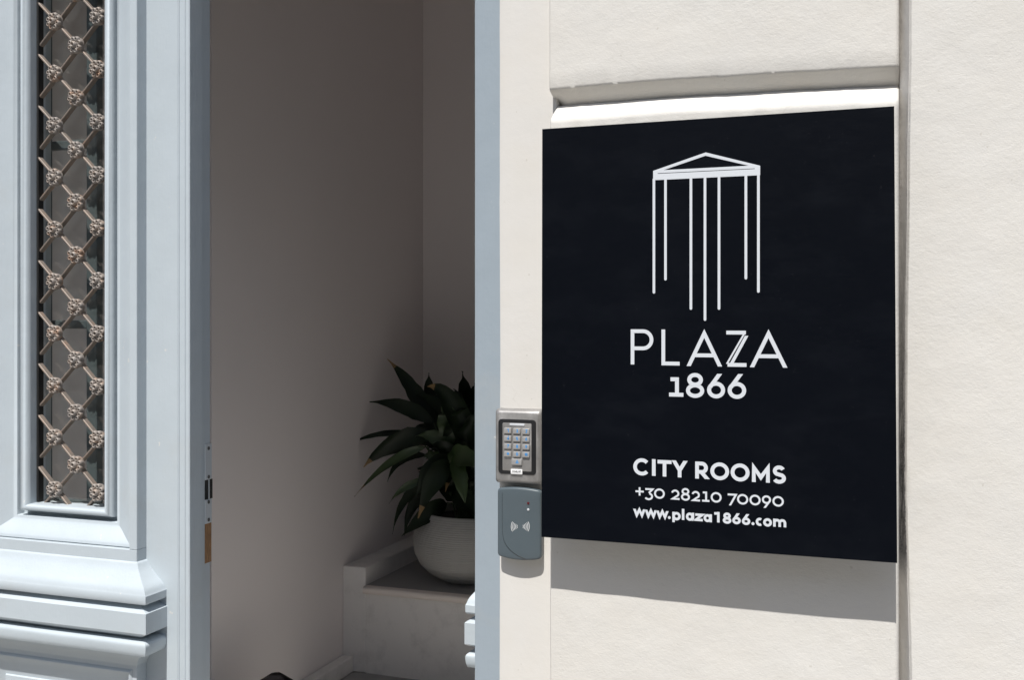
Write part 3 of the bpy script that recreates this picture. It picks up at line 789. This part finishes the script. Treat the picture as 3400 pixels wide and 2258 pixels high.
for k in range(60):                                              # the dense middle of the clump
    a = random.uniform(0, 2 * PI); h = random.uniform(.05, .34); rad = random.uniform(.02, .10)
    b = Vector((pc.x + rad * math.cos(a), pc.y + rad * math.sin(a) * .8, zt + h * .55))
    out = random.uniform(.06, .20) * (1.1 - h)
    c = b + Vector((out * math.cos(a) * .7, out * math.sin(a) * .6, .09))
    t = b + Vector((out * math.cos(a) * 1.5, out * math.sin(a) * 1.1, random.uniform(-.05, .12)))
    if t.y > YBK - .02: t.y = YBK - .02
    if t.x < pc.x - .17: t.x = pc.x - .17
    leaf_blade(b, c, t, random.uniform(.06, .10), 'leaf', random.random() < .1, nrm=Vector((math.cos(a), math.sin(a) - .6, .7)).normalized())

# ------------------------------------------------------------------ sign
YG = -0.059
c00, c10, c01, c11 = P(1800, 427.5, YG), P(2969, 351.3, YG), P(1797.4, 1784, YG), P(2979, 1871, YG)
SL, SR = (c00.x + c01.x) / 2, (c10.x + c11.x) / 2
ST, SBT = (c00.z + c10.z) / 2, (c01.z + c11.z) / 2
sign = thing('wall_sign', 'large black rectangular sign with white temple emblem and lettering', 'sign', ((SL + SR) / 2, YG + .02, SBT))
mb = MB(); vs = []
front = [c01, c11, c10, c00]
def off(p, d, y): 
    cx, cz_ = (SL + SR) / 2, (ST + SBT) / 2
    return Vector((p.x + (d if p.x < cx else -d), y, p.z + (d if p.z < cz_ else -d)))
mb.grid([[off(p, 0, YG + .0045) for p in front], [off(p, 0, YG + .0006) for p in front], [off(p, .0006, YG) for p in front]], True)
mb.f.append((0, 1, 2, 3)); mb.f.append((8, 9, 10, 11)); mb.build('panel', 'sign', sign)
mb = MB(); mb.grid([[off(p, .03, YG + .0046) for p in front], [off(p, .03, YG + .030) for p in front]], True); mb.f.append((0, 1, 2, 3)); mb.f.append((4, 5, 6, 7)); mb.build('back_tray', 'sign', sign)
for x in (SL + .08, SR - .08):
    for z in (SBT + .08, ST - .08):
        MB().tube([(x, YG + .0301, z), (x, .006, z)], .008, 12).build('spacer', 'steel', sign, True)

# stroke lettering -----------------------------------------------------------
def arc(cx, cy, rx, ry, a0, a1, n=22): return [(cx + rx * math.cos(R(a0 + (a1 - a0) * i / n)), cy + ry * math.sin(R(a0 + (a1 - a0) * i / n))) for i in range(n + 1)]
def ribbon(mb, pts, s, closed, place, y, depth, cut=False):
    n = len(pts); L = []; Rr = []
    for i in range(n):
        p = Vector(pts[i]); a = Vector(pts[i - 1]) if (i > 0 or closed) else None; b = Vector(pts[(i + 1) % n]) if (i < n - 1 or closed) else None
        d1 = (p - a).normalized() if a is not None else None; d2 = (b - p).normalized() if b is not None else None
        d1 = d1 or d2; d2 = d2 or d1
        n1 = Vector((-d1.y, d1.x)); n2 = Vector((-d2.y, d2.x)); mv = (n1 + n2)
        if mv.length < .2: mv = n1
        mv.normalize(); k = s / 2 / max(.35, mv.dot(n1))
        mv = mv * k
        if cut and not closed and i in (0, n - 1) and abs(d1.y) > .4: mv = Vector((-s / 2 / d1.y, 0))
        L.append(p + mv); Rr.append(p - mv)
    rows = []
    for l, r in zip(L, Rr):
        rows.append([place(l, y + depth), place(l, y), place(r, y), place(r, y + depth)])
    if closed: rows.append(rows[0])
    b0 = len(mb.v); mb.grid(rows)
    if not closed: mb.f.append((b0, b0 + 1, b0 + 2, b0 + 3)); e = len(mb.v) - 4; mb.f.append((e, e + 1, e + 2, e + 3))
def glyph(ch, w, h, s):
    e = s / 2; o = []
    if ch == 'P':
        m_ = h * .46; r = (h - e - m_) / 2
        o = [([(e, 0), (e, h)], 0), ([(e, h - e), (w - r - e, h - e)] + arc(w - r - e, h - e - r, r, r, 90, -90, 16)[1:] + [(e, m_)], 0)]
    elif ch == 'L': o = [([(e, h), (e, e), (w, e)], 0)]
    elif ch == 'A':
        k = e * 1.12; o = [([(k, 0), (w / 2, h - s * .95), (w - k, 0)], 0), ([(w * .24, h * .30), (w * .76, h * .30)], 0)]
    elif ch == 'Z':
        o = [([(0, h - e), (w * .93, h - e)], 0), ([(w * .87, h - s * .6), (w * .03, s * .75)], .45), ([(w * .965, h * .86), (w * .20, s * .3)], .8), ([(w * .06, e), (w * .96, e)], 0)]
    elif ch == '1': o = [([(w * .55, e), (w * .55, h)], 0), ([(0, e), (w, e)], 0), ([(w * .10, h - e), (w * .56, h - e)], 0)]
    elif ch == 'i1': o = [([(w * .72, 0), (w * .72, h)], 0), ([(0, h * .84), (w * .70, h - e * 1.1)], 0)]
    elif ch == '8':
        hb = h * .56; o = [(arc(w / 2, hb / 2, w / 2 - e, hb / 2 - e * .8, 0, 360, 30)[:-1], 1), (arc(w / 2, h - (h - hb + e) / 2 - e * .2, w * .43 - e, (h - hb + e) / 2 - e * .8, 0, 360, 30)[:-1], 1)]
    elif ch in '69':
        ry = min(h * .34, w * .56); pts = arc(w / 2, ry, w / 2 - e, ry - e, 0, 360, 32)[:-1]
        st = [(e * 1.25, ry * 1.25), (w * .70, h)]
        o = [(pts, 1), (st, 0)]
        if ch == '9': o = [([(w - x, h - y) for x, y in p], c) for p, c in o]
    elif ch in '0Oo': o = [(arc(w / 2, h / 2, w / 2 - e, h / 2 - e, 0, 360, 36)[:-1], 1)]
    elif ch == 'C': o = [(arc(w * .53, h / 2, w * .53 - e, h / 2 - e, 42, 318, 30), 0)]
    elif ch == 'c': o = [(arc(w * .58, h / 2, w * .58 - e, h / 2 - e, 55, 305, 26), 0)]
    elif ch in 'Il': o = [([(w / 2, 0), (w / 2, h)], 0)]
    elif ch == 'i': o = [([(w / 2, 0), (w / 2, h * .62)], 0), ([(w / 2, h * .8), (w / 2, h)], 0)]
    elif ch == 'T': o = [([(0, h - e), (w, h - e)], 0), ([(w / 2, 0), (w / 2, h - e)], 0)]
    elif ch == 'Y': o = [([(e * .8, h), (w / 2, h * .42), (w - e * .8, h)], 0), ([(w / 2, 0), (w / 2, h * .46)], 0)]
    elif ch == 'V': o = [([(e, h), (w / 2, e), (w - e, h)], 0)]
    elif ch == 'R':
        m_ = h * .40; r = (h - e - m_) / 2
        o = [([(e, 0), (e, h)], 0), ([(e, h - e), (w * .88 - r - e, h - e)] + arc(w * .88 - r - e, h - e - r, r, r, 90, -90, 16)[1:] + [(e, m_)], 0), ([(w * .42, m_), (w - e * 1.2, 0)], 0)]
    elif ch == 'M': o = [([(e, 0), (e, h - e * 1.6), (w / 2, h * .28), (w - e, h - e * 1.6), (w - e, 0)], 0)]
    elif ch == 'S':
        r1 = (h - e * 2) / 4
        o = [(arc(w * .5, h - e - r1, w * .46 - e, r1, 25, 235, 18) + arc(w * .5, e + r1, w * .5 - e, r1, 55, -155, 18), 0)]
    elif ch == '+': o = [([(0, h / 2), (w, h / 2)], 0), ([(w / 2, 0), (w / 2, h)], 0)]
    elif ch == '3':
        r = h * .32; o = [([(w * .08, h - e), (w * .92, h - e), (w * .50, h * .60)], 0), (arc(w * .46, r, w * .52 - e, r - e, 78, -150, 24), 0)]
    elif ch == '2': o = [(arc(w * .5, h - w * .46, w * .48 - e, w * .46 - e, 165, -35, 18) + [(e * 1.8, e), (w, e)], 0)]
    elif ch == '7': o = [([(0, h - e), (w - e * .6, h - e), (w * .26, 0)], 0)]
    elif ch == '4': o = [([(w, h * .28), (e, h * .28), (w * .7, h), (w * .7, 0)], 0)]
    elif ch == '5': o = [([(w * .9, h - e), (w * .2, h - e), (w * .16, h * .56)] + arc(w * .46, h * .33, w * .5 - e, h * .33 - e, 110, -140, 18), 0)]
    elif ch == 'w': o = [([(e * .8, h), (w * .28, e * 1.2), (w * .5, h * .92), (w * .72, e * 1.2), (w - e * .8, h)], 0)]
    elif ch == '.': o = [(arc(w / 2, h / 2, w / 4, h / 4, 0, 360, 16)[:-1], 2)]
    elif ch == 'p': r = w / 2 - e * .5; o = [([(e, 0), (e, h)], 0), (arc(w - w * .5 + e * .1, h - w * .5, w * .5 - e, w * .5 - e, 0, 360, 28)[:-1], 1)]
    elif ch == 'a': o = [([(w - e, 0), (w - e, h)], 0), (arc(w * .47, h / 2, w * .47 - e, h / 2 - e, 0, 360, 28)[:-1], 1)]
    elif ch == 'z': o = [([(0, h - e), (w * .93, h - e), (w * .08, e), (w, e)], 0)]
    elif ch == 'm':
        r = (w - s) / 4; o = [([(e, 0), (e, h)], 0)]
        for k in (0, 1): o.append((arc(e + r + 2 * r * k, h - e - r, r, r, 180, 0, 14) + [(e + 2 * r * (k + 1), 0)], 0))
    elif ch == '*': o = [([(w / 2 - w * .45 * math.cos(R(a)), h / 2 - h * .45 * math.sin(R(a))), (w / 2 + w * .45 * math.cos(R(a)), h / 2 + h * .45 * math.sin(R(a)))], 0) for a in (0, 60, 120)]
    elif ch == '#': o = [([(w * .3, 0), (w * .3, h)], 0), ([(w * .7, 0), (w * .7, h)], 0), ([(0, h * .3), (w, h * .3)], 0), ([(0, h * .7), (w, h * .7)], 0)]
    elif ch == 'bell': o = [([(w * .1, h * .15), (w * .5, h * .95), (w * .9, h * .15)], 1), ([(w * .4, 0), (w * .6, 0)], 0)]
    return o
def letter(ch, u0, u1, v0, v1, s, y, material, parent, depth=.001, name='letter', shear=True):
    a = P(u0, (v0 + v1) / 2, y); b = P(u1, (v0 + v1) / 2, y); t_ = P((u0 + u1) / 2, v0, y); l_ = P((u0 + u1) / 2, v1, y)
    w = b.x - a.x; h = t_.z - l_.z
    mb = MB()
    for i, (pts, cl) in enumerate(glyph(ch, w, h, s)):
        sw = s; c2 = cl == 1
        if cl == 2: sw = w / 2; c2 = True
        elif 0 < cl < 1: sw = s * cl
        ribbon(mb, pts, sw, c2, lambda q, yy: Vector((a.x + q.x, yy, l_.z + q.y)), y - .00012 * (i + 1), depth, ch in ('A', 'Y', 'V', 'M', 'w', 'R', '7', '6', '9', 'Z'))
    return mb.build(name, material, parent)
def zA(x, y): return (2050 + x / 1.7426, 460 + y / 1.7426)
def zB_(x, y): return (2060 + x / 3.935, 1490 + y / 3.935)
MM = (SR - SL) / (2974 - 1798)                                   # metres per photo pixel across the sign
def run(f, sc, items, stroke):
    for ch, x0, x1, y0, y1 in items:
        (u0, v0), (u1, v1) = f(x0, y0), f(x1, y1)
        letter(ch, u0, u1, v0, v1, stroke / sc * MM, YG, 'letter', sign)
run(zA, 1.7426, [('P', 77, 208, 1104, 1308), ('L', 255, 360, 1105, 1313), ('A', 400, 606, 1107, 1318), ('Z', 630, 752, 1112, 1321), ('A', 766, 984, 1108, 1325)], 22)
run(zA, 1.7426, [('1', 299, 382, 1382, 1494), ('8', 397, 502, 1357, 1499), ('6', 519, 623, 1362, 1504), ('6', 638, 745, 1363, 1507)], 23)
run(zB_, 3.935, [('C', 168, 380, 127, 352), ('I', 410, 462, 139, 357), ('T', 485, 668, 151, 366), ('Y', 678, 870, 158, 377), ('R', 977, 1165, 173, 396), ('O', 1175, 1420, 182, 413), ('O', 1440, 1687, 196, 430), ('M', 1718, 1952, 211, 442), ('S', 1985, 2162, 222, 460)], 49)
run(zB_, 3.935, [('+', 197, 305, 507, 615), ('3', 316, 428, 519, 675), ('0', 440, 580, 523, 657), ('2', 660, 772, 537, 670), ('8', 792, 908, 517, 680), ('2', 927, 1040, 555, 690), ('1', 1067, 1163, 563, 696), ('0', 1180, 1322, 570, 707), ('7', 1402, 1517, 590, 745), ('0', 1524, 1670, 595, 733), ('0', 1686, 1832, 604, 743), ('9', 1848, 1968, 613, 777), ('0', 1986, 2135, 622, 760)], 25)
run(zB_, 3.935, [('w', 170, 325, 792, 892), ('w', 322, 475, 804, 904), ('w', 470, 626, 815, 915), ('.', 620, 657, 884, 922), ('p', 678, 786, 830, 965), ('l', 800, 838, 789, 934), ('a', 856, 964, 838, 945), ('z', 978, 1076, 850, 950), ('a', 1087, 1196, 858, 962), ('i1', 1226, 1300, 829, 966), ('8', 1337, 1450, 838, 980), ('6', 1462, 1572, 847, 990), ('6', 1586, 1697, 857, 1000), ('.', 1712, 1752, 962, 1003), ('c', 1768, 1856, 905, 1012), ('o', 1865, 1980, 912, 1021), ('m', 1995, 2167, 922, 1026)], 33)
# emblem: pediment, beam and hanging columns
def SA(x, y):
    u, v = zA(x, y); return P(u, v, YG)
em = MB()
def poly(mb, pts, y=YG - .0003, d=.0012):
    n = len(pts); vs = [Vector((p.x, y, p.z)) for p in pts] + [Vector((p.x, y + d, p.z)) for p in pts]
    mb.add(vs, [tuple(range(n))] + [(i, (i + 1) % n, n + (i + 1) % n, n + i) for i in range(n)])
poly(em, [SA(207, 186), SA(511, 79), SA(510, 98), SA(268, 181), SA(266, 186)])
poly(em, [SA(511, 79), SA(826, 156), SA(760, 158.5), SA(756, 155), SA(510, 98)])
poly(em, [SA(207, 186.3), SA(266, 181.5), SA(758, 156), SA(826, 156.3), SA(826, 171.5), SA(795, 171.6), SA(233, 199.4), SA(207, 200.6)], y=YG - .0004)
poly(em, [SA(207, 200.6), SA(233, 199.4), SA(233, 203), SA(795, 175.2), SA(795, 171.6), SA(826, 171.5), SA(826, 211), SA(207, 240)], y=YG - .0005)
em.build('emblem_pediment', 'letter', sign)
for xt, yt, xb_, yb_ in ((213, 238, 210, 897), (280, 234, 277, 821), (427, 228, 424, 991), (508, 225, 506, 1055), (589, 221, 587, 991), (745, 213, 742, 815), (817, 210, 815, 892)):
    a, b = SA(xt, yt), SA(xb_, yb_); hw_ = 7.6 / 1.7426 * MM; x = (a.x + b.x) / 2; mb = MB()
    pts = [Vector((x - hw_, 0, a.z + .002)), Vector((x + hw_, 0, a.z + .002))] + [Vector((x + hw_ * math.cos(t), 0, b.z + hw_ + hw_ * math.sin(t))) for t in [-PI * i / 8 for i in range(9)]]
    poly(mb, pts, y=YG - .0006); mb.build('emblem_column', 'letter', sign)

# ------------------------------------------------------------------ keypad
def zK(x, y): return (1600 + x / 2.377, 1300 + y / 2.377)
def KP(x, y, Y): u, v = zK(x, y); return P(u, v, Y)
def kbox(x0, x1, y0, y1, Y):
    a, b = KP(x0, (y0 + y1) / 2, Y), KP(x1, (y0 + y1) / 2, Y); t_, l_ = KP((x0 + x1) / 2, y0, Y), KP((x0 + x1) / 2, y1, Y)
    return (a.x + b.x) / 2, (t_.z + l_.z) / 2, b.x - a.x, t_.z - l_.z
yk = YS - .022
cx, cz_, w, h = kbox(101, 465, 148, 730, yk)
kp = thing('keypad', 'brushed steel door keypad with blue-marked number keys on the stucco', 'keypad', (cx, YS, cz_ - h / 2))
mb = MB(); rr = []
for ins, y in ((-.0015, YS + .0005), (-.0015, yk + .012), (0, yk + .006), (.003, yk + .0015), (.006, yk)):
    rr.append([(cx + x, y, cz_ + z) for x, z in rrect(w - 2 * ins, h - 2 * ins, .006)])
mb.grid(rr, True); kk = len(rr[0]); e = len(mb.v) - kk; mb.f.append(tuple(range(e, e + kk))); mb.build('housing', 'steel', kp, True, 30)
bz = plate(MB(), *kbox(131, 428, 221, 655, yk), .007, yk + .0005, yk - .0012, .0006).build('bezel', 'bezel', kp, True, 30)
fp = plate(MB(), *kbox(164, 393, 251, 629, yk - .0012), .002, yk - .0011, yk - .0022, .0004, 3).build('face_plate', 'steel', kp, True, 30)
plate(MB(), *kbox(220, 337, 253, 272, yk - .0022), .001, yk - .0021, yk - .0034, .0004, 3).build('light_bar', 'led', kp, True, 30)
yf = yk - .0022
def key(cx_, cy_, w_, h_, ch):
    b = kbox(cx_ - w_ / 2, cx_ + w_ / 2, cy_ - h_ / 2, cy_ + h_ / 2, yf)
    k = plate(MB(), *b, .0018, yf + .0002, yf - .0034, .0012, 4).build('key', 'key', kp, True, 30)
    gw, gh = (17, 27) if ch not in ('*', '#', 'bell') else (22, 24)
    u0, v0 = zK(cx_ - gw / 2, cy_ - gh / 2); u1, v1 = zK(cx_ + gw / 2, cy_ + gh / 2)
    letter('i1' if ch == '1' else ch, u0, u1, v0, v1, .0015, yf - .0034, 'keyblue', k, .0006, 'key_legend')
for r_, rowc in enumerate(('123', '456', '789', '*0#')):
    for c_, ch in enumerate(rowc): key(206 + 72 * c_, 309 + 61 * r_ + 3.2 * c_, 57, 45, ch)
key(278, 556, 82, 50, 'bell')
lp = plate(MB(), *kbox(230, 321, 614, 654, yk - .0012), .0012, yk - .0011, yk - .0030, .0004, 4).build('name_plate', 'white', kp, True, 30)
for ch, x0, x1 in (('V', 239, 252), ('i', 253, 258), ('M', 260, 275), ('L', 277, 287), ('O', 288, 299), ('C', 300, 311)):
    u0, v0 = zK(x0, 625); u1, v1 = zK(x1, 641)
    letter(ch, u0, u1, v0, v1, .0008, yk - .0030, 'black', lp, .0005, 'plate_letter')

# ------------------------------------------------------------------ card reader
yr = YS - .020
cx, cz_, w, h = kbox(121, 466, 776, 1312, yr)
rd = thing('card_reader', 'dark blue-grey plastic card reader with white wave symbols under the keypad', 'card reader', (cx, YS, cz_ - h / 2))
bow = .0035
def outline(ins, n=7, arch=1.0):
    pts = rrect(w - 2 * ins, h - 2 * ins, max(.006 - ins * .5, .002), n); ref = rrect(w, h, .006, n)
    dense = []; m_ = len(pts)
    for i in range(m_):
        a, b = pts[i], pts[(i + 1) % m_]; ra, rb = ref[i], ref[(i + 1) % m_]
        k = max(1, int(math.hypot(rb[0] - ra[0], rb[1] - ra[1]) / .006))
        for j in range(k): dense.append((a[0] + (b[0] - a[0]) * j / k, a[1] + (b[1] - a[1]) * j / k))
    out = []
    for x, z in dense:
        q = 1 - (2 * x / w) ** 2
        out.append((x, z + (.0042 * q if z > 0 else -.0048 * q) * abs(2 * z / h)))
    return out
mb = MB(); rows = []
def ysf(x): return yr - bow * (1 - (2 * x / w) ** 2)
for ins, dy in ((.0005, None), (0, .008), (0, .004), (.0008, .0015), (.0022, .0003), (.004, 0)):
    o_ = outline(ins); rows.append([(cx + x, (YS - .006 if dy is None else ysf(x) + dy), cz_ + z) for x, z in o_])
o_ = outline(.004)
for k_ in (.8, .6, .4, .2, .02): rows.append([(cx + x * k_, ysf(x * k_), cz_ + z * k_) for x, z in o_])
mb.grid(rows, True); e = len(mb.v) - len(o_); mb.f.append(tuple(range(e, e + len(o_)))); cover = mb.build('cover', 'plastic', rd, True, 40)
mb = MB(); o_ = outline(.0025); mb.grid([[(cx + x, y, cz_ + z) for x, z in o_] for y in (YS + .001, YS - .0061)], True); mb.f.append(tuple(range(len(o_), 2 * len(o_)))); mb.build('base_plate', 'plasticbase', rd, True, 40)
sw = smooth_prof([(160, 800), (160, 980), (163, 1120), (182, 1195), (225, 1252), (285, 1296), (345, 1322)], 6)
pp = []
for x, y in sw:
    p = KP(x, y, yr - .002); pp.append((p.x, ysf(p.x - cx) - .0001, p.z))
rows = []
for i, p in enumerate(pp):
    t = i / (len(pp) - 1); hwid = .0003 + .0013 * max(0, (t - .35)) 
    d = Vector(pp[min(i + 1, len(pp) - 1)]) - Vector(pp[max(i - 1, 0)]); nrm = Vector((-d.z, 0, d.x)).normalized()
    rows.append([Vector(p) - nrm * hwid, Vector(p) + Vector((0, -.0006, 0)), Vector(p) + nrm * hwid * .4])
mb = MB(); mb.grid(rows); mb.build('crease_shade_strip', 'bezel', cover, True)  # shade of the crease laid on as a thin black strip
for y_, mt in ((883, 'redlamp'), (934, 'led')):
    p = KP(367, y_, yr - .002); mb = MB(); r_ = []
    for q, d in ((.0024, .0004), (.0022, -.0008), (.0014, -.0012), (.0003, -.0012)):
        r_.append([(p.x + q * math.cos(2 * PI * k / 12), ysf(p.x - cx) + d, p.z + q * math.sin(2 * PI * k / 12)) for k in range(12)])
    mb.grid(r_, True); mb.build('indicator_lamp', mt, cover, True)
for sgn, xc in ((-1, 300), (1, 306)):
    for i in range(5):
        rad = 22 + 11.5 * i; ang = 31
        pts = []
        for k in range(11):
            a = R((180 if sgn < 0 else 0) - ang + 2 * ang * k / 10)
            p = KP(xc + rad * math.cos(a), 1068 + rad * 1.08 * math.sin(a), yr - .003); pts.append((p.x, p.z))
        mb = MB(); ribbon(mb, pts, .0008, False, lambda q, yy: Vector((q.x, ysf(q.x - cx) - .0003 + (0 if yy < .5 else .0004), q.y)), 0.0, 1.0)
        mb.build('wave_arc', 'white', cover)
